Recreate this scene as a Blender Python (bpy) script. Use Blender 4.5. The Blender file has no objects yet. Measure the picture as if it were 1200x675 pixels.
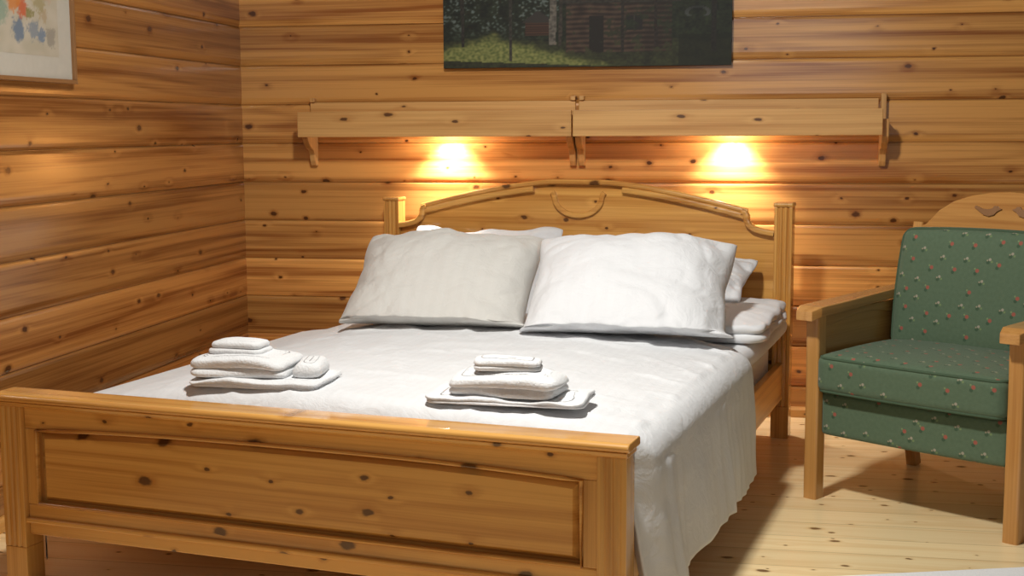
import bpy, bmesh, math, random
from mathutils import Vector, Matrix, Quaternion, noise
random.seed(7)
C = bpy.context.scene.collection
V = Vector
R = math.radians
def nz(x, y=0, z=0): return noise.noise(V((x, y, z)))
def sst(a, b, x):
    t = max(0, min(1, (x-a)/(b-a))); return t*t*(3-2*t)

# ------------------------------------------------------------------ materials
class NT:
    def __init__(s, name):
        s.m = bpy.data.materials.new(name); s.m.use_nodes = True
        s.t = s.m.node_tree; s.b = s.t.nodes['Principled BSDF']
    def n(s, kind): return s.t.nodes.new(kind)
    def put(s, sock, v):
        if hasattr(v, 'is_output'): s.t.links.new(v, sock)
        else:
            if isinstance(v, (tuple, list)) and len(v) == 3 and sock.type == 'RGBA': v = (*v, 1)
            sock.default_value = v
    def math(s, op, a, b=None, c=None, clamp=False):
        k = s.n('ShaderNodeMath'); k.operation = op; k.use_clamp = clamp
        s.put(k.inputs[0], a)
        if b is not None: s.put(k.inputs[1], b)
        if c is not None: s.put(k.inputs[2], c)
        return k.outputs[0]
    def sstep(s, v, a, b):
        k = s.n('ShaderNodeMapRange'); k.interpolation_type = 'SMOOTHSTEP'
        s.put(k.inputs[0], v); s.put(k.inputs[1], a); s.put(k.inputs[2], b); k.inputs[3].default_value = 0; k.inputs[4].default_value = 1
        return k.outputs[0]
    def comb(s, x, y, z):
        k = s.n('ShaderNodeCombineXYZ')
        for i, v in enumerate((x, y, z)): s.put(k.inputs[i], v)
        return k.outputs[0]
    def sep(s, v):
        k = s.n('ShaderNodeSeparateXYZ'); s.put(k.inputs[0], v); return k.outputs
    def noise(s, vec, scale=1, detail=2, rough=.5, dist=0):
        k = s.n('ShaderNodeTexNoise'); s.put(k.inputs['Vector'], vec); k.inputs['Scale'].default_value = scale
        k.inputs['Detail'].default_value = detail; k.inputs['Roughness'].default_value = rough; k.inputs['Distortion'].default_value = dist
        return k.outputs[0]
    def white(s, w):
        k = s.n('ShaderNodeTexWhiteNoise'); k.noise_dimensions = '1D'; s.put(k.inputs['W'], w); return k.outputs['Value'], k.outputs['Color']
    def vor(s, vec, scale=1, rnd=1, dim='3D'):
        k = s.n('ShaderNodeTexVoronoi'); k.voronoi_dimensions = dim; s.put(k.inputs['Vector'], vec)
        k.inputs['Scale'].default_value = scale; k.inputs['Randomness'].default_value = rnd
        return k.outputs['Distance'], k.outputs['Color']
    def mix(s, f, a, b, mode='MIX'):
        k = s.n('ShaderNodeMix'); k.data_type = 'RGBA'; k.blend_type = mode
        s.put(k.inputs[0], f); s.put(k.inputs[6], a); s.put(k.inputs[7], b); return k.outputs[2]
    def scale(s, col, f):
        k = s.n('ShaderNodeVectorMath'); k.operation = 'SCALE'; s.put(k.inputs[0], col); s.put(k.inputs['Scale'], f); return k.outputs[0]
    def bump(s, h, strength=.2, dist=.01):
        k = s.n('ShaderNodeBump'); k.inputs['Strength'].default_value = strength; k.inputs['Distance'].default_value = dist
        s.put(k.inputs['Height'], h); s.t.links.new(k.outputs[0], s.b.inputs['Normal'])
    def coord(s, w='Object'):
        return s.n('ShaderNodeTexCoord').outputs[w]

def wood(name, axis, light, dark, knot, plank=None, kx=4.2, kc=7.0, kthr=.35, kr=(.05, .14), freq=40, rough=.36, tonevar=.3, groove=0, gw=.014, ringamp=.4, flat=False, streak=1.0, bigc=45.0, coat=0, heart=0):
    s = NT(name); o = s.sep(s.coord())
    order = {'x': (0, 2, 1), 'y': (1, 2, 0), 'z': (2, 0, 1), 'fx': (0, 1, 2)}[axis]
    l, c, n = (o[i] for i in order)
    if plank:
        w, off = plank
        cf = s.math('DIVIDE', s.math('SUBTRACT', c, off), w)
        idx = s.math('FLOOR', cf); rv, rc = s.white(idx)
        l = s.math('ADD', l, s.math('MULTIPLY', rv, 41.0))
        tone = s.math('MULTIPLY_ADD', s.math('SUBTRACT', s.white(s.math('ADD', idx, 17.3))[0], .5), tonevar, 1.0)
        nn = s.math('MULTIPLY', rv, 9.0)
    else:
        oi = s.n('ShaderNodeObjectInfo').outputs['Random']
        l = s.math('ADD', l, s.math('MULTIPLY', oi, 13.0)); tone = s.math('MULTIPLY_ADD', s.math('SUBTRACT', oi, .5), tonevar*.5, 1.0)
        nn = n
    two = bool(plank) or flat
    kv = s.comb(s.math('MULTIPLY', l, kx), s.math('MULTIPLY', c, kc), 0.0 if two else s.math('MULTIPLY', nn, kc))
    d, col = s.vor(kv, 1, 1.0, '2D' if two else '3D')
    cs = s.sep(col)
    # knots come in loose clusters along a board
    clus = s.math('MULTIPLY_ADD', s.noise(s.comb(s.math('MULTIPLY', l, 1.1), s.math('MULTIPLY', c, 3.0), nn), 1, 1), .9, -.45)
    sel = s.math('GREATER_THAN', s.math('ADD', cs[0], clus), kthr)
    r = s.math('MULTIPLY_ADD', s.math('POWER', cs[1], 1.8), kr[1]-kr[0], kr[0])
    d2 = s.math('ADD', d, s.math('MULTIPLY', s.math('SUBTRACT', s.noise(kv, 9, 2), .5), .09))
    km = s.math('MULTIPLY', s.math('SUBTRACT', 1.0, s.sstep(d2, s.math('MULTIPLY', r, .55), s.math('MULTIPLY', r, 1.1))), sel)
    inf = s.math('MULTIPLY', s.math('SUBTRACT', 1.0, s.sstep(d2, 0.0, .30)), sel)
    f = s.noise(s.comb(s.math('MULTIPLY', l, .40), s.math('MULTIPLY', c, 7.0), s.math('MULTIPLY', nn, 7.0)), 1, 1.5, .45)
    f = s.math('MULTIPLY_ADD', inf, .05, f)
    ring = s.math('MULTIPLY_ADD', s.math('SINE', s.math('MULTIPLY', f, freq)), .5, .5)
    ring = s.math('POWER', ring, 2.6)
    fine = s.noise(s.comb(s.math('MULTIPLY', l, 2.2), s.math('MULTIPLY', c, 200.0), s.math('MULTIPLY', nn, 60.0)), 1, 3, .65)
    big = s.noise(s.comb(s.math('MULTIPLY', l, .5), s.math('MULTIPLY', c, bigc), nn), 1, 4, .65)
    g = s.math('MULTIPLY_ADD', ring, ringamp, s.math('MULTIPLY_ADD', s.math('SUBTRACT', fine, .5), 1.2, s.math('MULTIPLY', s.math('SUBTRACT', big, .40), 1.7*streak)), clamp=True)
    if heart:
        hb = s.sstep(s.noise(s.comb(s.math('MULTIPLY', l, .24), s.math('MULTIPLY', c, 15.0), nn), 1, 2, .5), .45, .58)
        g = s.math('MULTIPLY_ADD', s.math('SUBTRACT', hb, .40), heart, g, clamp=True)
    cc = s.mix(g, light, dark)
    cc = s.scale(cc, tone)
    halo = s.math('MULTIPLY', s.math('SUBTRACT', 1.0, s.sstep(d2, s.math('MULTIPLY', r, .8), s.math('MULTIPLY_ADD', r, 1.5, .03))), sel)
    cc = s.mix(s.math('MULTIPLY', halo, .55), cc, dark)
    cc = s.mix(s.math('MULTIPLY', km, .88), cc, knot)
    h = s.math('MULTIPLY', fine, .3)
    if groove:
        fr = s.math('FRACT', cf)
        e = s.math('MINIMUM', fr, s.math('SUBTRACT', 1.0, fr))
        gm = s.math('SUBTRACT', 1.0, s.sstep(e, gw*.4, gw))
        cc = s.mix(s.math('MULTIPLY', gm, groove), cc, tuple(x*.3 for x in dark)); h = s.math('SUBTRACT', h, gm)
    s.put(s.b.inputs['Base Color'], cc); s.b.inputs['Roughness'].default_value = rough
    s.b.inputs['Coat Weight'].default_value = coat; s.b.inputs['Coat Roughness'].default_value = .12
    s.bump(h, .2, .004)
    return s.m

GZ = .1621; GO = .9355-6*GZ      # groove pitch and offset of the wall panelling
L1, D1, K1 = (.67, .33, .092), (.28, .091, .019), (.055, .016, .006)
M = {}
M['wall_b'] = wood('wall pine along x', 'x', L1, D1, K1, plank=(GZ, GO), kx=5.8, kc=8.5, kr=(.025, .12), kthr=.40, rough=.23, tonevar=.6, streak=.95, bigc=66, groove=.4, gw=.014, heart=.5, coat=.2)
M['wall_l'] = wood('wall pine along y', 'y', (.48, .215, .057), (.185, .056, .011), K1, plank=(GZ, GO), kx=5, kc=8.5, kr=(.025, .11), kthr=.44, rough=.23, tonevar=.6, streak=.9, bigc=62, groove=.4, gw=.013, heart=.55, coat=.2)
M['floor'] = wood('floor pine', 'fx', (.94, .74, .42), (.79, .53, .245), (.11, .042, .012), plank=(.135, .03), kx=6, kc=10, kr=(.03, .14), kthr=.28, rough=.24, tonevar=.14, groove=.55, ringamp=.35, streak=.5, bigc=20)
BL, BD, BK = (.73, .385, .100), (.46, .19, .039), (.060, .018, .006)
M['bed_x'] = wood('bed pine along x', 'x', BL, BD, BK, kx=5.6, kc=9.5, kthr=.20, kr=(.035, .15), freq=42, rough=.18, flat=True, streak=1.0, coat=.6, ringamp=.5, heart=.28)
M['bed_y'] = wood('bed pine along y', 'y', BL, BD, BK, kx=3.6, kc=6, kthr=.5, kr=(.1, .2), freq=42, rough=.3)
M['bed_z'] = wood('bed pine along z', 'z', BL, BD, BK, kx=4, kc=6, kthr=.6, kr=(.1, .2), freq=42, rough=.18, coat=.6)
M['shelf_x'] = wood('shelf pine', 'x', (.72, .41, .145), (.48, .225, .062), BK, kx=4, kc=10, kthr=.3, kr=(.035, .10), freq=36, flat=True, streak=.9)
M['shelf_z'] = wood('bracket pine', 'z', (.68, .38, .13), (.44, .20, .055), BK, kx=3, kc=6, kthr=.8, freq=36)
CL, CD = (.56, .285, .085), (.38, .16, .04)
M['ch_x'] = wood('chair wood along x', 'x', (.52, .255, .072), (.34, .135, .033), BK, kx=6, kc=9, kthr=.45, kr=(.04, .10), freq=40, rough=.22, streak=.9, coat=.3, flat=True)
M['ch_y'] = wood('chair wood along y', 'y', CL, CD, BK, kthr=.95, freq=40, rough=.22, streak=.7, coat=.3)
M['ch_z'] = wood('chair wood along z', 'z', CL, CD, BK, kthr=.95, freq=40, rough=.22, streak=.7, coat=.3)

def linen(name, col, stripes=0, bumps=.15, terry=False, axis=0, contrast=.018):
    s = NT(name); co = s.coord(); o = s.sep(co)
    c = col
    if stripes:
        w = s.math('SINE', s.math('MULTIPLY', o[axis], 2*math.pi*stripes))
        k = s.sstep(w, -.25, .25)
        c = s.mix(k, tuple(x*(1-contrast) for x in col), col)
    s.put(s.b.inputs['Base Color'], c)
    s.b.inputs['Roughness'].default_value = .85
    s.b.inputs['Sheen Weight'].default_value = .1
    if terry: s.bump(s.noise(co, 190, 3, .6), .7, .004)
    else: s.bump(s.noise(co, 14, 4, .6, .8), bumps, .02)
    return s.m
M['duvet'] = linen('white bed linen', (.725, .735, .750), 36, .28)
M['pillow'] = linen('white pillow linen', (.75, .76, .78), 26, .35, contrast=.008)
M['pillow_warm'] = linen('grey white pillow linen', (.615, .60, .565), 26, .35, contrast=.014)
M['sheet'] = linen('white fitted sheet', (.77, .78, .80))
M['tick'] = linen('mattress ticking', (.76, .76, .76))
M['towel'] = linen('white terry', (.77, .78, .79), terry=True)
M['rug'] = linen('white rug pile', (.9, .9, .9), terry=True)

def fabric():
    s = NT('green floral upholstery'); tc = s.n('ShaderNodeTexCoord'); o = s.sep(tc.outputs['Object']); nn = s.sep(tc.outputs['Normal'])
    mz = s.math('GREATER_THAN', s.math('ABSOLUTE', nn[2]), .75); mx = s.math('GREATER_THAN', s.math('ABSOLUTE', nn[0]), .75)
    u = s.math('MULTIPLY_ADD', mx, s.math('SUBTRACT', o[1], o[0]), o[0])
    v = s.math('MULTIPLY_ADD', mz, s.math('SUBTRACT', o[1], o[2]), o[2])
    c = s.mix(s.noise(s.comb(u, v, 0), 90, 2), (.070, .114, .063), (.100, .152, .090))
    def dots(c, du, dv, sc, rad, colr, thr=0.0, st=1.0, ru=.4):
        d, cl = s.vor(s.comb(s.math('MULTIPLY_ADD', u, sc, du), s.math('MULTIPLY_ADD', v, sc*st, dv), 0), 1, ru, '2D')
        k = s.math('MULTIPLY', s.math('SUBTRACT', 1.0, s.sstep(d, rad*.7, rad*1.1)), s.math('GREATER_THAN', s.sep(cl)[0], thr))
        return s.mix(k, c, colr)
    S = 13.5
    c = dots(c, .08, .12, S, .09, (.042, .082, .042), .2)
    c = dots(c, -.09, .09, S, .055, (.15, .21, .09), .2)
    c = dots(c, 0, 0, S, .066, (.31, .28, .21), .2)
    c = dots(c, .11, .04, S, .042, (.27, .24, .16), .2)
    c = dots(c, .58, .62, S, .085, (.042, .082, .042), .2)
    c = dots(c, .5, .5, S, .092, (.30, .085, .055), .2)
    c = dots(c, .61, .42, S, .048, (.17, .22, .10), .2)
    s.put(s.b.inputs['Base Color'], c); s.b.inputs['Roughness'].default_value = .85; s.b.inputs['Sheen Weight'].default_value = .12
    s.bump(s.noise(s.comb(u, v, 0), 500, 1), .3, .002)
    return s.m
M['green'] = fabric()
def plain(name, col, rough=.5, metal=0):
    s = NT(name); s.put(s.b.inputs['Base Color'], s.mix(s.noise(s.coord(), 40, 2), tuple(x*.88 for x in col), col))
    s.b.inputs['Roughness'].default_value = rough; s.b.inputs['Metallic'].default_value = metal; return s.m
M['frame'] = plain('brown frame wood', (.30, .145, .055), .4)
M['canvas_edge'] = plain('dark canvas edge', (.012, .014, .010), .8)
M['lamp'] = plain('white lamp metal', (.7, .68, .62), .4)
M['mat'] = plain('cream mount board', (.56, .52, .44), .9)
M['carve'] = plain('carved wood', (.27, .12, .036), .4)
M['pipe'] = plain('plain green piping', (.054, .094, .050), .85)
def vcol(name, rough):
    s = NT(name); a = s.n('ShaderNodeAttribute'); a.attribute_name = 'Col'
    s.t.links.new(a.outputs['Color'], s.b.inputs['Base Color']); s.b.inputs['Roughness'].default_value = rough
    s.bump(s.noise(s.coord(), 300, 1), .1, .001); return s.m
M['canvas'] = vcol('printed canvas', .7); M['art'] = vcol('watercolour paper', .8)

# ------------------------------------------------------------------ helpers
def tag(o, label, cat, group=None):
    o['label'] = label; o['category'] = cat
    if group: o['group'] = group
    return o
def thing(name, label, cat, loc, rz=0, group=None):
    o = bpy.data.objects.new(name, None); C.objects.link(o); o.location = loc; o.rotation_euler = (0, 0, rz); o.empty_display_size = .1
    return tag(o, label, cat, group)
def obj(name, bm, mat, parent=None, bevel=0, smooth=False, sub=0, seg=2, label=None):
    bmesh.ops.recalc_face_normals(bm, faces=bm.faces)
    me = bpy.data.meshes.new(name); bm.to_mesh(me); bm.free(); me.materials.append(mat)
    o = bpy.data.objects.new(name, me); C.objects.link(o)
    if parent: o.parent = parent
    if smooth:
        for p in me.polygons: p.use_smooth = True
    if bevel:
        k = o.modifiers.new('bevel', 'BEVEL'); k.width = bevel; k.segments = seg; k.limit_method = 'ANGLE'; k.angle_limit = .6
    if sub:
        k = o.modifiers.new('subd', 'SUBSURF'); k.levels = sub; k.render_levels = sub
    if label: o['label'] = label
    return o
def struct(name, bm, mat, **k):
    o = obj(name, bm, mat, **k); o['kind'] = 'structure'; return o
def box(bm, x0, x1, y0, y1, z0, z1):
    r = bmesh.ops.create_cube(bm, size=1)['verts']
    for v in r: v.co = V(((x0+x1)/2+v.co.x*(x1-x0), (y0+y1)/2+v.co.y*(y1-y0), (z0+z1)/2+v.co.z*(z1-z0)))
    return r
def B(*a):
    bm = bmesh.new(); box(bm, *a); return bm
def prism(bm, pts, f0, f1):
    a = [bm.verts.new(f0(p)) for p in pts]; b = [bm.verts.new(f1(p)) for p in pts]; n = len(pts)
    bm.faces.new(a); bm.faces.new(b[::-1])
    for i in range(n): bm.faces.new((a[i], b[i], b[(i+1) % n], a[(i+1) % n]))
def prism_xz(pts, y0, y1):
    bm = bmesh.new(); prism(bm, pts, lambda p: V((p[0], y0, p[1])), lambda p: V((p[0], y1, p[1]))); return bm
def prism_yz(pts, x0, x1):
    bm = bmesh.new(); prism(bm, pts, lambda p: V((x0, p[0], p[1])), lambda p: V((x1, p[0], p[1]))); return bm
def sweep(bm, path, up, prof, closed=False):
    path = [V(p) for p in path]; up = V(up); n = len(path); rings = []
    for i, p in enumerate(path):
        if closed: t = path[(i+1) % n]-path[i-1]
        else: t = path[min(i+1, n-1)]-path[max(i-1, 0)]
        t.normalize(); side = t.cross(up).normalized(); u = side.cross(t).normalized()
        rings.append([bm.verts.new(p+side*a+u*b) for a, b in prof])
    m = len(prof)
    for i in range(n if closed else n-1):
        A, Bq = rings[i], rings[(i+1) % n]
        for j in range(m): bm.faces.new((A[j], A[(j+1) % m], Bq[(j+1) % m], Bq[j]))
    if not closed: bm.faces.new(rings[0]); bm.faces.new(rings[-1][::-1])
def rrect(w, d, r=None, k=3):
    r = r or min(w, d)*.35; out = []
    for cx, cy, a0 in ((w/2-r, d/2-r, 0), (-w/2+r, d/2-r, 90), (-w/2+r, -d/2+r, 180), (w/2-r, -d/2+r, 270)):
        for i in range(k+1):
            a = R(a0+90*i/k); out.append((cx+r*math.cos(a), cy+r*math.sin(a)))
    return out
def circ(r, k=10): return [(r*math.cos(2*math.pi*i/k), r*math.sin(2*math.pi*i/k)) for i in range(k)]
def densify(pts, step):
    out = []
    for i, p in enumerate(pts):
        q = pts[(i+1) % len(pts)]; L = math.hypot(q[0]-p[0], q[1]-p[1]); k = max(1, int(L/step))
        for j in range(k): out.append((p[0]+(q[0]-p[0])*j/k, p[1]+(q[1]-p[1])*j/k))
    return out
def cushion(w, d, h, r, crown=0.0, cuts=14):
    bm = bmesh.new(); bmesh.ops.create_cube(bm, size=2)
    bmesh.ops.subdivide_edges(bm, edges=bm.edges[:], cuts=cuts, use_grid_fill=True)
    H = V((w/2, d/2, h/2))
    for v in bm.verts:
        q = v.co.copy()
        g = V([math.copysign(1-(1-abs(k))**1.7, k) for k in q])
        P = V((g.x*H.x, g.y*H.y, g.z*H.z))
        I = V([max(-(H[i]-r), min(H[i]-r, P[i])) for i in range(3)]); dd = P-I
        if dd.length > 0: P = I+dd.normalized()*r
        cr = (1-g.x**4)*(1-g.y**4)
        P.z += crown*cr*(1 if g.z > 0 else -.3)*abs(g.z)
        P.x += .010*g.x*(1-g.y**2); P.y += .010*g.y*(1-g.x**2)
        v.co = P
    return bm
def piping_loop(w, d, r):
    out = []
    for x, y in densify(rrect(w-.58*r, d-.58*r, r, 5), .03):
        gx, gy = 2*x/w, 2*y/d
        out.append((x+.010*gx*(1-gy**2), y+.010*gy*(1-gx**2)))
    return out
def arc(cx, cz, rx, rz, a0, a1, n):
    return [(cx+rx*math.cos(R(a0+(a1-a0)*i/n)), cz+rz*math.sin(R(a0+(a1-a0)*i/n))) for i in range(n+1)]

# ------------------------------------------------------------------ room
def panel_profile(ztop):
    pts = []; k = -1
    while GO+k*GZ < ztop:
        g = GO+k*GZ; pts += [(.009, g), (.0065, g+.002), (.0025, g+.010), (.0008, g+.019), (0, g+.027), (0, g+GZ-.012), (.0012, g+GZ-.005), (.009, g+GZ-.001)]; k += 1
    return [(d, max(0, z)) for d, z in pts if z > -.02]
def panel_wall(along0, along1, mapf):
    bm = bmesh.new(); pr = panel_profile(2.6)
    cols = []
    for a in (along0, along1): cols.append([bm.verts.new(mapf(a, d, z)) for d, z in pr])
    for i in range(len(pr)-1): bm.faces.new((cols[0][i], cols[1][i], cols[1][i+1], cols[0][i+1]))
    back = [[bm.verts.new(mapf(a, .08, z)) for z in (0, pr[-1][1])] for a in (along0, along1)]
    bm.faces.new((back[0][0], back[1][0], back[1][1], back[0][1]))
    bmesh.ops.remove_doubles(bm, verts=bm.verts, dist=1e-5)
    return bm
struct('wall_back', panel_wall(-.06, 5.2, lambda a, d, z: V((a, d, z))), M['wall_b'])
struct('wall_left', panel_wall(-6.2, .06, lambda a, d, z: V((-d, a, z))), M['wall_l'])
struct('floor', B(-.08, 5.2, -6.2, .08, -.06, 0), M['floor'])
struct('baseboard_back', prism_yz([(0, 0), (-.016, 0), (-.016, .03), (-.008, .042), (0, .042)], 0.016, 5.2), M['shelf_x'])
struct('baseboard_left', prism_xz([(0, 0), (.016, 0), (.016, .03), (.008, .042), (0, .042)], -6.2, 0), M['bed_y'])

# ------------------------------------------------------------------ bed
BX, BY, BE = 1.4659, -.2205, -.1714
bed = thing('bed', 'wooden double bed of varnished knotty pine with arched headboard and panelled footboard', 'bed', (BX, BY, 0), BE)
YF = -2.2542
def post(x, y, z1, cap, flute0, gd):
    h = .033
    pts = [(-h, h), (h, h), (h, -h)]
    for c in (.017, 0, -.017):
        pts += [(c+.005, -h), (c+.002, -h+gd), (c-.002, -h+gd), (c-.005, -h)]
    pts += [(-h, -h)]
    bm2 = bmesh.new()
    box(bm2, x-h, x+h, y-h, y+h, 0, flute0)
    prism(bm2, [(x+a, y+b) for a, b in pts], lambda p: V((p[0], p[1], flute0)), lambda p: V((p[0], p[1], z1)))
    o = obj('post', bm2, M['bed_z'], bed, bevel=.003)
    if cap:
        b = bmesh.new(); box(b, x-.037, x+.037, y-.037, y+.037, z1, z1+.016)
        obj('post_cap', b, M['bed_z'], o, bevel=.006, seg=3)
for sx in (-1, 1):
    post(sx*.794, 0, .865, True, .12, .005)
    post(sx*.790, YF, .466, False, .10, .003)
# headboard
def arch_z(a): return .957-.099*(max(0, abs(a)-.10)/.555)**1.45
right = [(.762, .765), (.735, .770), (.70, .778), (.672, .795), (.66, .82), (.655, .85)]
top = [(.655-1.31*i/40, arch_z(.655-1.31*i/40)) for i in range(41)]
left = [(-a, z) for a, z in right[::-1]]
obj('headboard_panel', prism_xz([(-.762, .18), (.762, .18)]+right[:-1]+top+left[1:], -.010, .014), M['bed_x'], bed, bevel=.003)
bm = bmesh.new(); n = 44
sweep(bm, [(a, -.018, arch_z(a)-.009) for a in [-.66+1.32*i/n for i in range(n+1)]], (0, -1, 0), rrect(.020, .028, .009))
obj('arch_molding', bm, M['bed_x'], bed)
for sx in (-1, 1):
    bm = bmesh.new()
    sweep(bm, [(sx*a, -.018, arch_z(a)-.031) for a in [.18+.47*i/20 for i in range(21)]], (0, -1, 0), rrect(.026, .028, .010))
    obj('arch_bead', bm, M['bed_x'], bed)
    bm = bmesh.new()
    pth = [(.640, .846), (.652, .842), (.657, .830), (.658, .815), (.666, .798), (.685, .783), (.712, .775), (.74, .770), (.76, .767)]
    sweep(bm, [(sx*a, -.020, z) for a, z in pth], (0, -1, 0), rrect(.024, .034, .008))
    obj('scroll_molding', bm, M['bed_x'], bed)
bm = bmesh.new()
sweep(bm, [(a, -.013, z) for a, z in [(-.106, .908), (-.101, .902)]+arc(0, .890, .096, .072, 180, 360, 28)+[(.101, .902), (.106, .908)]], (0, -1, 0), rrect(.021, .022, .006))
obj('horseshoe_ornament', bm, M['bed_x'], bed)
obj('headboard_rail', B(-.762, .762, -.018, .02, .14, .215), M['bed_x'], bed, bevel=.004)
# footboard
cap = [(-2.207, .483), (-2.212, .479), (-2.294, .479), (-2.303, .483), (-2.306, .4895), (-2.303, .496), (-2.294, .500), (-2.213, .500), (-2.208, .496)]
obj('footboard_top_rail', prism_yz(cap, -.834, .832), M['bed_x'], bed, bevel=.005, seg=3)
obj('footboard_cap_molding', prism_yz([(-2.215, .479), (-2.215, .466), (-2.289, .466), (-2.294, .471), (-2.297, .479)], -.826, .826), M['bed_x'], bed, bevel=.002)
XP = .757; X2 = .722
def ftop(a): return .409+.016*(1-(abs(a)/X2)**2.6)
fy0, fy1 = YF+.012, YF-.018
obj('footboard_lower_rail', B(-XP, XP, fy1, fy0, .132, .213), M['bed_x'], bed, bevel=.004)
bm = bmesh.new(); sweep(bm, [(-XP, fy1-.004, .172), (XP, fy1-.004, .172)], (0, -1, 0), rrect(.014, .014, .005))
obj('footboard_bead', bm, M['bed_x'], bed)
N = 32
obj('footboard_upper_rail', prism_xz([(-XP, .466), (-XP, .409)]+[(-X2+2*X2*i/N, ftop(-X2+2*X2*i/N)) for i in range(N+1)]+[(XP, .409), (XP, .466)], fy1, fy0), M['bed_x'], bed, bevel=.002)
for sx in (-1, 1):
    obj('footboard_stile', B(*sorted((sx*X2, sx*XP)), fy1, fy0, .213, .409), M['bed_z'], bed, bevel=.002)
def outline(k):
    xs = X2-k
    return [(-xs, .213+k), (xs, .213+k)]+[(xs-2*xs*i/N, ftop((xs-2*xs*i/N)*X2/xs)-k) for i in range(N+1)]
bm = bmesh.new(); rings = []
for k, y in ((-.004, fy0-.006), (-.004, fy1+.022), (.008, fy1+.020), (.022, fy1+.003), (.024, fy1+.001)):
    rings.append([bm.verts.new(V((a, y, z))) for a, z in outline(k)])
for A, Bq in zip(rings, rings[1:]):
    for i in range(len(A)): bm.faces.new((A[i], A[(i+1) % len(A)], Bq[(i+1) % len(A)], Bq[i]))
bm.faces.new(rings[0][::-1]); bm.faces.new(rings[-1])
obj('footboard_panel', bm, M['bed_x'], bed)
bm = bmesh.new(); ol = outline(.003)
sweep(bm, [(a, fy1-.002, z) for a, z in ol], (0, -1, 0), rrect(.009, .014, .004), closed=True)
obj('panel_molding', bm, M['bed_x'], bed)
for sx in (-1, 1):
    obj('side_rail', B(*sorted((sx*.777, sx*.803)), YF+.034, -.034, .15, .285), M['bed_y'], bed, bevel=.004)
obj('slat_base', B(-.775, .775, YF+.03, -.03, .20, .225), M['bed_x'], bed)

def bedthing(o): o.location = (BX, BY, 0); o.rotation_euler = (0, 0, BE); return o
def at_bed(a, b, z):
    c, s = math.cos(-BE), math.sin(-BE)
    return V((BX+a*c-b*s, BY-a*s-b*c, z))
headward = (at_bed(0, 0, 0)-at_bed(0, 1, 0)).normalized()
# mattress + topper
bm = cushion(1.50, 2.10, .165, .03, 0, 10)
o = obj('mattress', bm, M['tick'], smooth=True); tag(o, 'thick pale mattress set in the pine bed frame under the topper', 'mattress')
o.location = at_bed(0.01, 1.10, .3085); o.rotation_euler = (0, 0, BE)
bm = cushion(1.56, 2.02, .082, .040, .0, 30)
for v in bm.verts:
    x, y = v.co.x, v.co.y
    hb = sst(.10, .5, y)*sst(.35, .7, x)
    up = 1 if v.co.z > 0 else 0
    v.co += V((.008*hb, 0, -.034*up*sst(.3, .75, -x)+.003*up*nz(x*7, y*7, v.co.z*9)))
o = obj('mattress_topper', bm, M['sheet'], smooth=True); tag(o, 'white sheeted mattress topper showing below the folded blanket beside the right headboard post', 'mattress topper')
o.location = at_bed(.035, 1.06, .4335); o.rotation_euler = (0, 0, BE)

# bedspread: cross-section from the left hem over the top to the right hem
def ztop(a): return .486+.036*(1-abs(a/.785)**2.2)-(.038*sst(.28, .74, -a) if a < 0 else 0)
cs = []
for i in range(10): cs.append((-.775, .20+.18*i/10, 0))
for i in range(9):
    t = R(180-90*i/8); cs.append((-.715+.06*math.cos(t), ztop(-.715)-.06+.06*math.sin(t), 0))
for i in range(1, 60):
    a = -.715+(.785+.715)*i/60; cs.append((a, ztop(a), 0))
for i in range(11):
    t = R(90-90*i/10); cs.append((.785+.066*math.cos(t), .420+.066*math.sin(t), 0))
for i in range(1, 31): cs.append((.851+.022*(i/30), .420-.30*i/30, i/30))
NR = 300; bm = bmesh.new(); grid = []
def ridge(x): return 1-abs(math.sin(x))**1.3
for r in range(NR+11):
    v = min(1, r/NR); ex = max(0, r-NR)/10      # the last rows tuck down behind the footboard
    row = []
    for (a, z, hg) in cs:
        tr = sst(.60, .86, a)
        b0 = .86+.10*tr+.03*hg; b1 = 2.192+.018*tr
        b = b0+(b1-b0)*v; A, Z = a, z
        if hg > 0:
            f = hg**.55
            wob = 2.4*nz(b*1.5, 3)+.5*hg*nz(b*2, 21)
            A += f*(.009*ridge(b*6.0+2*wob)-.003+.011*ridge(b*15+3*wob+hg*.5)*sst(-.4, .3, nz(b*2.3, 11))+.007*ridge(b*33+4*wob)*sst(-.3, .3, nz(b*3.1, 17)))
            A += .006*nz(b*4.5+hg, hg*2.6-b, 6)*min(1, hg*3)
            A += .014*f*math.exp(-((b-2.08)/.10)**2)
            Z += .012*hg*math.sin(b*3.2+.9)
        else:
            w = .004*nz(a*4, b*3, 1)+.003*nz(a*11+b*4, b*8-a*5, 4)+.002*nz(a*38, b*12, 7)
            w += .006*max(0, 1-abs(nz(a*3+b*2.2, b*1.4-a, 12))*9)*.6+.006*max(0, 1-abs(nz(a*6-b*3, b*4+a, 15))*9)
            w += .006*tr*ridge(b*15+5*nz(b*1.5, 3))
            if -.715 < a < .8: Z += w*(1-sst(.4, .7, -a)*.6)
        tk = 1-tr
        if b > 2.115 and hg == 0:
            q = min(1, (b-2.115)/.077); Z -= .075*(1-math.sqrt(max(0, 1-q*q)))*tk
        Z -= .09*ex*tk
        if tr > 0 and v > .94:
            A -= .055*sst(.94, 1, v)*sst(.78, .86, a)*(1-.55*hg)
        if ex > 0 and tr > 0: A -= .02*ex*tr; b -= .03*ex*tr
        if hg == 0 and v < .03: Z -= .008*(1-v/.03)
        row.append(bm.verts.new(V((A, -b, Z))))
    grid.append(row)
for r in range(NR+10):
    for c in range(len(cs)-1): bm.faces.new((grid[r][c], grid[r][c+1], grid[r+1][c+1], grid[r+1][c]))
o = obj('bedspread', bm, M['duvet'], smooth=True); bedthing(o)
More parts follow.
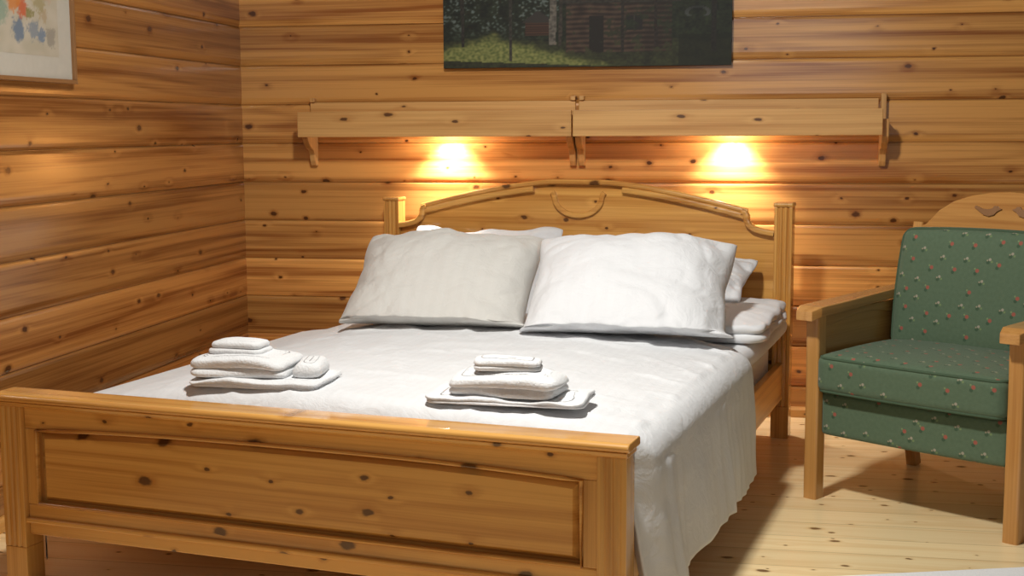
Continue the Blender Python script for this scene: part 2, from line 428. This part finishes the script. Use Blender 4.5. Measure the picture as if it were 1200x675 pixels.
k = o.modifiers.new('thick', 'SOLIDIFY'); k.thickness = .006; k.offset = 0
tag(o, 'white striped bedspread covering the bed and hanging down its right side', 'bedspread')

# pillows
def pillow(label, w, l, t, a, b, z, tilt, rz, seed, mat, soft=0, rest=None):
    Mx = Matrix.Translation(at_bed(a, b, z)) @ Matrix.Rotation(BE+rz, 4, 'Z') @ Matrix.Rotation(tilt, 4, 'X'); Mi = Mx.inverted()
    bm = bmesh.new(); n = 64; top_, bot = {}, {}
    def settle(co, lift):           # where it meets the bedding the lower end folds in under itself
        if rest is None: return co
        q = Mx @ co
        dz = rest+lift-q.z
        if dz > 0: q.z = rest+lift; q += headward*dz*1.0
        return Mi @ q
    for i in range(n+1):
        for j in range(n+1):
            u, v = -1+2*i/n, -1+2*j/n
            e = max(0, (1-abs(u)**2.6))*max(0, (1-abs(v)**2.6))
            th = t/2*e**.50
            cn = 1-soft*(u*v)**6
            x = w/2*u*(1-.085*(1-v*v)*abs(u))*cn; y = l/2*v*(1-.06*(1-u*u)*abs(v))*cn
            x += .012*nz(v*1.8, seed, u); y += .022*nz(u*1.9, seed+5, v)
            y -= .025*(1 if v > 0 else 0)*v*(1-u*u)*abs(nz(u*1.3, seed+8))*2     # sagging upper edge
            edge = 1-e**.5
            du, dv = nz(u*1.5, v*1.5, seed+2)*.6, nz(u*1.5, v*1.5, seed+4)*.6
            rid = max(0, 1-abs(nz(u*1.5+v*.9+du+seed, v*1.1-u*.6+dv, seed))*3.5)
            rid2 = max(0, 1-abs(nz(u*2.6-v*1.6+dv+seed, v*2.2+u*1.2+du, seed+7))*4.5)
            cr = .012*edge*max(0, abs(u*v))**1.3*math.sin(12*(abs(u)-abs(v))+seed)
            wr = .016*nz(u*1.4+seed, v*1.4, seed)-.017*rid*(.3+edge)-.011*rid2*(.2+edge)+cr
            sag = .018*nz(u*1.2, v*1.2, seed+9)
            edgeb = abs(u) == 1 or abs(v) == 1
            tv = bm.verts.new(settle(V((x, y, th+(0 if edgeb else wr*min(1, e*5))+sag)), .006+th*.34))
            top_[i, j] = tv
            bot[i, j] = tv if edgeb else bm.verts.new(settle(V((x, y, -th*.5+sag)), .001))
    for i in range(n):
        for j in range(n):
            bm.faces.new((top_[i, j], top_[i+1, j], top_[i+1, j+1], top_[i, j+1]))
            bm.faces.new((bot[i, j], bot[i, j+1], bot[i+1, j+1], bot[i+1, j]))
    o = obj('pillow', bm, mat, smooth=True, sub=1)
    o.matrix_world = Mx
    return tag(o, label, 'pillow', 'pillows against the headboard')
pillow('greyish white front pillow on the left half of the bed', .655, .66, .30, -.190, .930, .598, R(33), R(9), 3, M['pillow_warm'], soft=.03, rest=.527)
pillow('bright white front pillow on the right half of the bed', .675, .66, .30, .446, .905, .602, R(33), R(8), 11, M['pillow'], soft=.02, rest=.527)
pillow('back pillow whose top edge shows behind the greyish front pillow', .64, .44, .11, -.350, .20, .604, R(50), R(0), 21, M['pillow'], soft=.05)
pillow('back pillow with only its end showing behind the bright white front pillow', .70, .42, .14, .380, .255, .605, R(19), R(0), 31, M['pillow'], soft=.05)

# towels and the folded blanket: soft folded stacks whose edges show one rounded lobe per layer
def soft_fold(name, label, cat, mat, w, d, layers, t, a, b, z, rz, seed, puff=0, group=None, rc=.024, wild=.6):
    H = layers*t; prof = [(.45*d, 0), (.3*d, 0), (.15*d, 0)]
    for L in range(layers):
        r = t/2; ins = .006*math.sin(seed*1.7+L*2.3)
        for i in range(9):
            q = R(-90+180*i/8)
            prof.append((r*.75-r*.75*math.cos(q)+max(0, ins), (L+.5)*t+r*math.sin(q)))
    prof += [(.02+r, H), (.04, H), (.25*d/2, H), (.5*d/2, H), (.72*d/2, H), (.9*d/2, H)]
    bm = bmesh.new(); rings = []
    base = densify(rrect(w, d, rc, 6), .014)
    for o_, zz in prof:
        ring = []
        for x, y in base:
            x1 = x*(1-2*o_/w); y1 = y*(1-2*o_/d)
            hz = zz/H; sx_, sy_ = 2*x1/w, 2*y1/d
            zq = zz*(1-.16*abs(sx_)**4-.14*abs(sy_)**4)+puff*hz*(1-sx_**2)*(1-sy_**2)
            zq += wild*(.011*nz(x1*8+seed, y1*9, 3)+.004*nz(x1*24+seed, y1*24, 8))*hz
            x2 = x1+wild*.012*nz(y1*9, seed, zz*22); y2 = y1+wild*.014*nz(x1*7, seed+3, zz*24)
            ring.append(bm.verts.new(V((x2, y2, max(0, zq)+.001))))
        rings.append(ring)
    m = len(base)
    for A, Bq in zip(rings, rings[1:]):
        for i in range(m): bm.faces.new((A[i], A[(i+1) % m], Bq[(i+1) % m], Bq[i]))
    bm.faces.new(rings[0][::-1]); bm.faces.new(rings[-1])
    o = obj(name, bm, mat, smooth=True, sub=1)
    o.location = at_bed(a, b, z); o.rotation_euler = (0, 0, BE+rz)
    return tag(o, label, cat, group)
def towel(label, *k, **kw): return soft_fold('towel', label, 'towel', M['towel'], *k, group='folded towels on the bedspread', **kw)
zt = .524
towel('large flat bath towel at the bottom of the left towel stack', .345, .20, 2, .012, -.185, 2.055, zt-.002, R(6), 1, .002, wild=.9)
towel('thick folded towel in the middle of the left towel stack', .250, .17, 2, .025, -.230, 2.06, zt+.021, R(9), 2, .008, wild=.9)
towel('small rolled towel lying beside the middle towel on the left stack', .078, .14, 1, .038, -.064, 2.03, zt+.021, R(14), 9, .003)
towel('small folded face towel on top of the left towel stack', .150, .095, 2, .016, -.250, 2.06, zt+.072, R(6), 3, .005)
towel('large thin bath towel spread at the bottom of the right towel stack', .38, .19, 2, .008, .475, 2.045, zt-.001, R(7), 4, wild=1.1)
towel('plump rounded towel in the middle of the right towel stack', .265, .155, 2, .024, .470, 2.05, zt+.014, R(3), 5, .016, wild=.95)
towel('small folded face towel on top of the right towel stack', .160, .085, 2, .013, .472, 2.055, zt+.072, R(9), 6, .004)
soft_fold('blanket', 'folded white blanket lying at the right edge of the mattress by the headboard post', 'blanket', M['sheet'], .42, .68, 2, .034, .642, .480, .478, R(2), 14, .012, rc=.05, wild=1.1)

# ------------------------------------------------------------------ armchair
ca = .6065; fl = V((2.3368, -1.1772, 0)); cw = .6476
fc = fl+V((math.cos(ca), -math.sin(ca), 0))*cw/2
ch = thing('armchair', 'green floral upholstered armchair with pale wooden arms and carved crest beside the bed', 'armchair', fc, -ca)
hw = cw/2
for sx in (-1, 1):
    bm = bmesh.new()
    sweep(bm, [(sx*hw, 0, 0), (sx*hw, 0, .2), (sx*hw, 0, .40), (sx*hw, -.004, .585)], (0, 1, 0), rrect(.046, .050, .008))
    obj('front_leg', bm, M['ch_z'], ch)
    bm = bmesh.new()
    sweep(bm, [(sx*(hw-.02), .60, 0), (sx*(hw-.02), .555, .16), (sx*(hw-.02), .525, .32), (sx*(hw-.02), .525, .45), (sx*(hw-.02), .552, .62), (sx*(hw-.02), .595, .835)], (0, 1, 0), rrect(.036, .046, .008))
    obj('rear_leg', bm, M['ch_z'], ch)
    bm = bmesh.new(); rows = []
    for i in range(17):
        q = i/16; y = -.075+.615*q
        wdt = .040-.010*sst(.2, 1, q)-.012*(1-sst(0, .06, q)); off = .006*math.sin(q*3)
        zc = .606-.010*math.cos(q*2.6)-.012*(1-sst(0, .08, q))
        rows.append([bm.verts.new(V((sx*(hw+off)+p*wdt/.5, y, zc+h))) for p, h in rrect(1, .030, .012)])
    m = len(rows[0])
    for A, Bq in zip(rows, rows[1:]):
        for i in range(m): bm.faces.new((A[i], A[(i+1) % m], Bq[(i+1) % m], Bq[i]))
    bm.faces.new(rows[0]); bm.faces.new(rows[-1][::-1])
    obj('armrest', bm, M['ch_y'], ch, bevel=.004)
    lower = [(.022+.49*i/12, .425+.020*math.sin(math.pi*i/12)) for i in range(13)]
    obj('arm_panel', prism_yz(lower+[(.512, .583), (.022, .583)], sx*hw-.007, sx*hw+.007), M['ch_y'], ch, bevel=.003)
    mould = [(.03+.47*i/12, .535+.030*math.sin(math.pi*i/12)) for i in range(13)]
    obj('arm_rail', prism_yz(mould+[(.508, .587), (.024, .587)], sx*hw-.014, sx*hw+.014), M['ch_y'], ch, bevel=.003)
    obj('side_rail', B(*sorted((sx*(hw-.014), sx*(hw+.010))), .022, .52, .235, .31), M['ch_y'], ch, bevel=.003)
bm = cushion(.60, .50, .135, .012, 0, 12)
for v in bm.verts: v.co += V((0, .245, .275))
obj('seat_base', bm, M['green'], ch, smooth=True)
bm = cushion(.600, .475, .118, .026, .016, 20)
for v in bm.verts:
    v.co.z += .002*nz(v.co.x*6, v.co.y*6, 2); v.co += V((0, .195, .403))
sc_ = obj('seat_cushion', bm, M['green'], ch, smooth=True)
for zz in (.403+.059-.0075, .403-.059+.0075):
    bm = bmesh.new(); sweep(bm, [(x, y+.195, zz) for x, y in piping_loop(.600, .475, .026)], (0, 0, 1), circ(.005, 8), closed=True)
    obj('piping', bm, M['pipe'], sc_, smooth=True)
bm = cushion(.585, .40, .11, .030, .022, 20)
for v in bm.verts: v.co.z += .003*nz(v.co.x*6, v.co.y*6, 5)
mt = Matrix.Translation((0, .470, .625)) @ Matrix.Rotation(R(80), 4, 'X')
bmesh.ops.transform(bm, matrix=mt, verts=bm.verts)
bc_ = obj('back_cushion', bm, M['green'], ch, smooth=True)
bm = bmesh.new(); sweep(bm, [(x, y, .055-.0085) for x, y in piping_loop(.585, .40, .030)], (0, 0, 1), circ(.005, 8), closed=True)
bmesh.ops.transform(bm, matrix=mt, verts=bm.verts)
obj('piping', bm, M['pipe'], bc_, smooth=True)
cre = [(-.300, .800), (-.300, .826), (-.276, .832), (-.262, .848), (-.235, .880), (-.19, .910), (-.13, .931), (-.065, .943), (0, .947)]
cre = cre+[(-x, z) for x, z in cre[-2::-1]]
bm = prism_xz([(x, z) for x, z in cre], -.013, .013)
for v in bm.verts: v.co.y += .580+(v.co.z-.80)*.2
cr = obj('crest_rail', bm, M['ch_x'], ch, bevel=.005)
bird = [(.004, .893), (.016, .897), (.022, .904), (.034, .904), (.041, .895), (.058, .891), (.078, .892), (.108, .903), (.112, .896), (.088, .880), (.074, .870), (.052, .865), (.032, .871), (.021, .884)]
bird = [(.004+.85*x, .886+.85*(z-.886)) for x, z in bird]
for sx in (-1, 1):
    bm = bmesh.new()
    prism(bm, [(sx*(x+.010), z) for x, z in bird], lambda p: V((p[0], .5610+(p[1]-.80)*.2, p[1])), lambda p: V((p[0], .569+(p[1]-.80)*.2, p[1])))
    obj('carving', bm, M['carve'], cr, label='darker bird shaped carving on the crest')
bm = B(-.285, .285, -.008, .008, 0, .48)
for v in bm.verts: v.co = V((v.co.x, .548+v.co.y+.13*v.co.z, .34+v.co.z))
obj('back_panel', bm, M['ch_x'], ch)

# ------------------------------------------------------------------ wall shelves with lamps
def shelf(label, x0, x1, xl, bx):
    t = thing('wall_shelf', label, 'shelf', ((x0+x1)/2, 0, 1.12), 0, 'pine shelves above the bed')
    h = (x1-x0)/2
    obj('front_board', B(-h, h, -.172, -.150, .004, .106), M['shelf_x'], t, bevel=.003)
    obj('top_board', B(-h+.004, h-.004, -.150, -.020, .072, .090), M['shelf_x'], t, bevel=.002)
    obj('back_board', B(-h+.004, h-.004, -.020, 0, .050, .146), M['shelf_x'], t, bevel=.003)
    prof = [(-.0, -.115), (-.022, -.115), (-.034, -.095), (-.040, -.07), (-.056, -.05), (-.085, -.040), (-.112, -.022), (-.128, .0), (-.132, .066), (-.024, .066), (-.024, .045), (0, .045)]
    for x, inner in ((-h+.016, 0), (h+bx, bx > 0)):
        b = prism_yz(prof, x-.013, x+.013)
        obj('bracket', b, M['shelf_z'], t, bevel=.003)
        obj('bracket_post', B(x-.010, x+.010, -.030, -.001, .147 if not inner else .045, .164), M['shelf_z'], t, bevel=.002)
    bm = bmesh.new(); bmesh.ops.create_cone(bm, cap_ends=True, segments=24, radius1=.030, radius2=.026, depth=.030)
    for v in bm.verts: v.co += V((xl-(x0+x1)/2, -.085, .057))
    obj('lamp_housing', bm, M['lamp'], t)
    for kind, e, zl in (('SPOT', 40, 1.140), ('POINT', 3.2, 1.146)):
        L = bpy.data.lights.new('shelf_lamp', kind); L.energy = e; L.color = (1, .94, .84); L.shadow_soft_size = .012
        if kind == 'SPOT': L.spot_size = R(100); L.spot_blend = 1.0
        lo = bpy.data.objects.new('shelf_lamp', L); C.objects.link(lo); lo.location = (xl, -.078, zl)
        if kind == 'SPOT': lo.rotation_euler = (R(16), 0, 0)
shelf('left pine wall shelf with deep front board, nearer the corner', .304, 1.4275, .909, -.014)
shelf('right pine wall shelf with deep front board, nearer the armchair', 1.4325, 2.606, 2.05, .014)

# ------------------------------------------------------------------ pictures
def picgrid(nx, nzv, w, h, fn, mapf):
    bm = bmesh.new(); g = []
    lay = bm.verts.layers.float_color.new('Col')
    for j in range(nzv+1):
        row = []
        for i in range(nx+1):
            u, v = i/nx*w, j/nzv*h
            vt = bm.verts.new(mapf(u, v)); c = fn(u, v); vt[lay] = (*c, 1); row.append(vt)
        g.append(row)
    for j in range(nzv):
        for i in range(nx): bm.faces.new((g[j][i], g[j][i+1], g[j+1][i+1], g[j+1][i]))
    return bm
def lerp(a, b, t):
    t = max(0, min(1, t)); return tuple(x+(y-x)*t for x, y in zip(a, b))
PW, PH = 1.155, .72
def forest(x, v):
    u = x/PW
    n1 = nz(u*30, v*34, 1); n2 = nz(u*90, v*110, 2); n3 = nz(u*7, v*7, 3)
    c = lerp((.004, .006, .004), (.020, .030, .012), .4+.5*n1+.5*n2)
    if v > .10 and u < .42:
        c = lerp(c, (.15, .19, .18), sst(.12, .5, n2*.8+n1*.5+n3*.4)*sst(.10, .2, v)*.7)
    if v > .3: c = lerp(c, (.02, .035, .02), .5)
    if v < .10+.02*n3: c = lerp((.010, .012, .006), (.035, .04, .015), .5+n1*.6+n2*.6)
    ge = .145-.30*abs(u-.17)-.02*n1
    if .03-.05*u < v < ge: c = lerp(c, lerp((.085, .11, .028), (.25, .26, .08), .5+n2), sst(0, .05, ge-v)*.95)
    if .29 < u < .385 and .125 < v < .175: c = (.06, .028, .016) if math.sin(v*700) > -.2 else (.025, .012, .008)
    if .28 < u < .395 and .175 <= v < .175+.05*(1-abs(u-.337)/.058): c = (.03, .026, .022)
    if .435 < u < .80 and .055 < v < .25:
        lg = math.sin(v*330+1.5*nz(u*9, 4))
        c2 = lerp((.016, .010, .007), (.080, .048, .032), .5+.4*lg+.6*n1+.4*n3-.5*sst(.60, .8, u))
        if .515 < u < .565 and v < .20: c2 = (.010, .008, .006)
        if .64 < u < .70 and .14 < v < .20: c2 = (.012, .010, .010) if abs(u-.67) > .003 else (.04, .032, .024)
        c = lerp(c2, c, sst(.05, .40, n1*.7+n2*.5+n3*.7)*.85)      # branches in front of the logs
    if .41 < u < .83 and .25 <= v < .30-.1*abs(u-.62): c = lerp((.015, .013, .01), (.04, .036, .028), .5+n2)
    rr = math.hypot((u-.885)*PW, (v-.205)*2.0)
    if .035 < rr < .050 and v > .19: c = lerp((.02, .022, .02), (.05, .055, .05), .5+n1)
    if u > .82 and v < .12: c = lerp(c, (.006, .008, .004), .7)
    for tu, tw, col in ((.39, .012, (.15, .135, .11)), (.415, .006, (.05, .04, .03)), (.07, .006, (.03, .025, .02)), (.24, .005, (.05, .045, .035)), (.745, .006, (.025, .018, .014)), (.63, .005, (.025, .02, .015)), (.94, .008, (.016, .014, .011))):
        if abs(u-tu+.004*nz(v*5, tu*30)) < tw and v > .055+.03*math.sin(tu*20): c = lerp(col, tuple(k*.35 for k in col), .5+n2*1.2+.5*n1)
    return c
px0 = .884
pt = thing('canvas_print', 'large unframed canvas print of a log cabin in dark woods above the shelves', 'picture', (px0+PW/2, 0, 1.40))
obj('canvas', B(-PW/2, PW/2, -.028, -.001, 0, PH), M['canvas_edge'], pt)
obj('picture', picgrid(300, 187, PW, PH, forest, lambda u, v: V((u-PW/2, -.0288, v))), M['canvas'], pt)

FW, FH = .62, .74; fy = -1.420
fp = thing('framed_print', 'framed watercolour with wide cream mount hanging on the left plank wall', 'picture', (0, fy-FW/2, 1.302), 0)
bm = bmesh.new(); fw = .013
for a in ((-FW/2, FW/2, 0, fw), (-FW/2, FW/2, FH-fw, FH)): box(bm, .001, .026, a[0], a[1], a[2], a[3])
for a in (-FW/2, FW/2-fw): box(bm, .001, .026, a, a+fw, fw, FH-fw)
obj('frame', bm, M['frame'], fp, bevel=.002)
obj('mount', B(.002, .014, -FW/2+fw, FW/2-fw, fw, FH-fw), M['mat'], fp)
AW, AH = FW-.028-.15, FH-.028-.16
blobs = [(.345, .060, .026, (.16, .21, .28)), (.30, .075, .036, (.22, .25, .28)), (.22, .07, .040, (.13, .18, .25)), (.36, .12, .026, (.42, .32, .20)), (.245, .135, .036, (.52, .10, .03)), (.20, .15, .036, (.58, .20, .04)), (.28, .12, .024, (.24, .21, .07)), (.38, .20, .045, (.5, .37, .28)), (.30, .21, .055, (.47, .38, .20)), (.12, .12, .05, (.24, .32, .24)), (.10, .3, .06, (.32, .36, .4)), (.3, .36, .07, (.45, .34, .28)), (.40, .06, .035, (.30, .27, .22)), (.34, .16, .035, (.36, .30, .16))]
def water(u, v):
    c = lerp((.53, .47, .37), (.45, .40, .30), .5+nz(u*20, v*20))
    for bu, bv, r, col in blobs:
        d = math.hypot(u-bu, v-bv)+.016*nz(u*50, v*50, bu*9)+.014*nz(u*140, v*140, bv)
        c = lerp(c, col, .9*(1-sst(r*.6, r*1.05, d)))
    return c
obj('artwork', picgrid(120, 130, AW, AH, water, lambda u, v: V((.0146, -FW/2+.014+.075+u, .014+.065+v))), M['art'], fp)

# ------------------------------------------------------------------ rug
p, q = V((2.431, -1.918, 0)), V((2.857, -1.783, 0)); d = (q-p).normalized(); nrm = V((d.y, -d.x, 0))
bm = bmesh.new(); c0 = p-d*.12; c1 = p+d*1.5
prism(bm, [c0, c1, c1+nrm*1.0, c0+nrm*1.0], lambda k: k+V((0, 0, .0005)), lambda k: k+V((0, 0, .008)))
o = obj('rug', bm, M['rug'], bevel=.003); tag(o, 'plain white rug on the pine floor at the bottom right corner', 'rug')

# ------------------------------------------------------------------ light and camera
def area(name, loc, target, size, e, col):
    L = bpy.data.lights.new(name, 'AREA'); L.energy = e; L.size = size; L.color = col
    o = bpy.data.objects.new(name, L); C.objects.link(o); o.location = loc
    o.rotation_euler = (V(target)-V(loc)).to_track_quat('-Z', 'Y').to_euler()
area('ceiling_lamp', (1.50, -2.60, 2.5), (2.10, -1.5, 0), .18, 59, (1, .97, .91))
area('room_fill', (2.4, -6.3, 1.9), (1.7, -.6, .8), 1.4, 16, (1, .97, .92))
w = bpy.data.worlds.new('World'); bpy.context.scene.world = w; w.use_nodes = True
w.node_tree.nodes['Background'].inputs[0].default_value = (1, .97, .92, 1); w.node_tree.nodes['Background'].inputs[1].default_value = .055
cam = bpy.data.cameras.new('Camera'); co = bpy.data.objects.new('Camera', cam); C.objects.link(co)
cam.sensor_fit = 'HORIZONTAL'; cam.sensor_width = 36; cam.lens = 1546.5*36/1200; cam.clip_start = .05
th, phi, roll = .1837, .1208, -.0045
fwd = V((-math.sin(th)*math.cos(phi), math.cos(th)*math.cos(phi), -math.sin(phi)))
q = fwd.to_track_quat('-Z', 'Y')
co.rotation_mode = 'QUATERNION'
co.rotation_quaternion = q @ Quaternion((0, 0, 1), roll)
co.location = (2.1466, -5.3266, 1.1587)
bpy.context.scene.camera = co
bpy.context.scene.view_settings.view_transform = 'Standard'
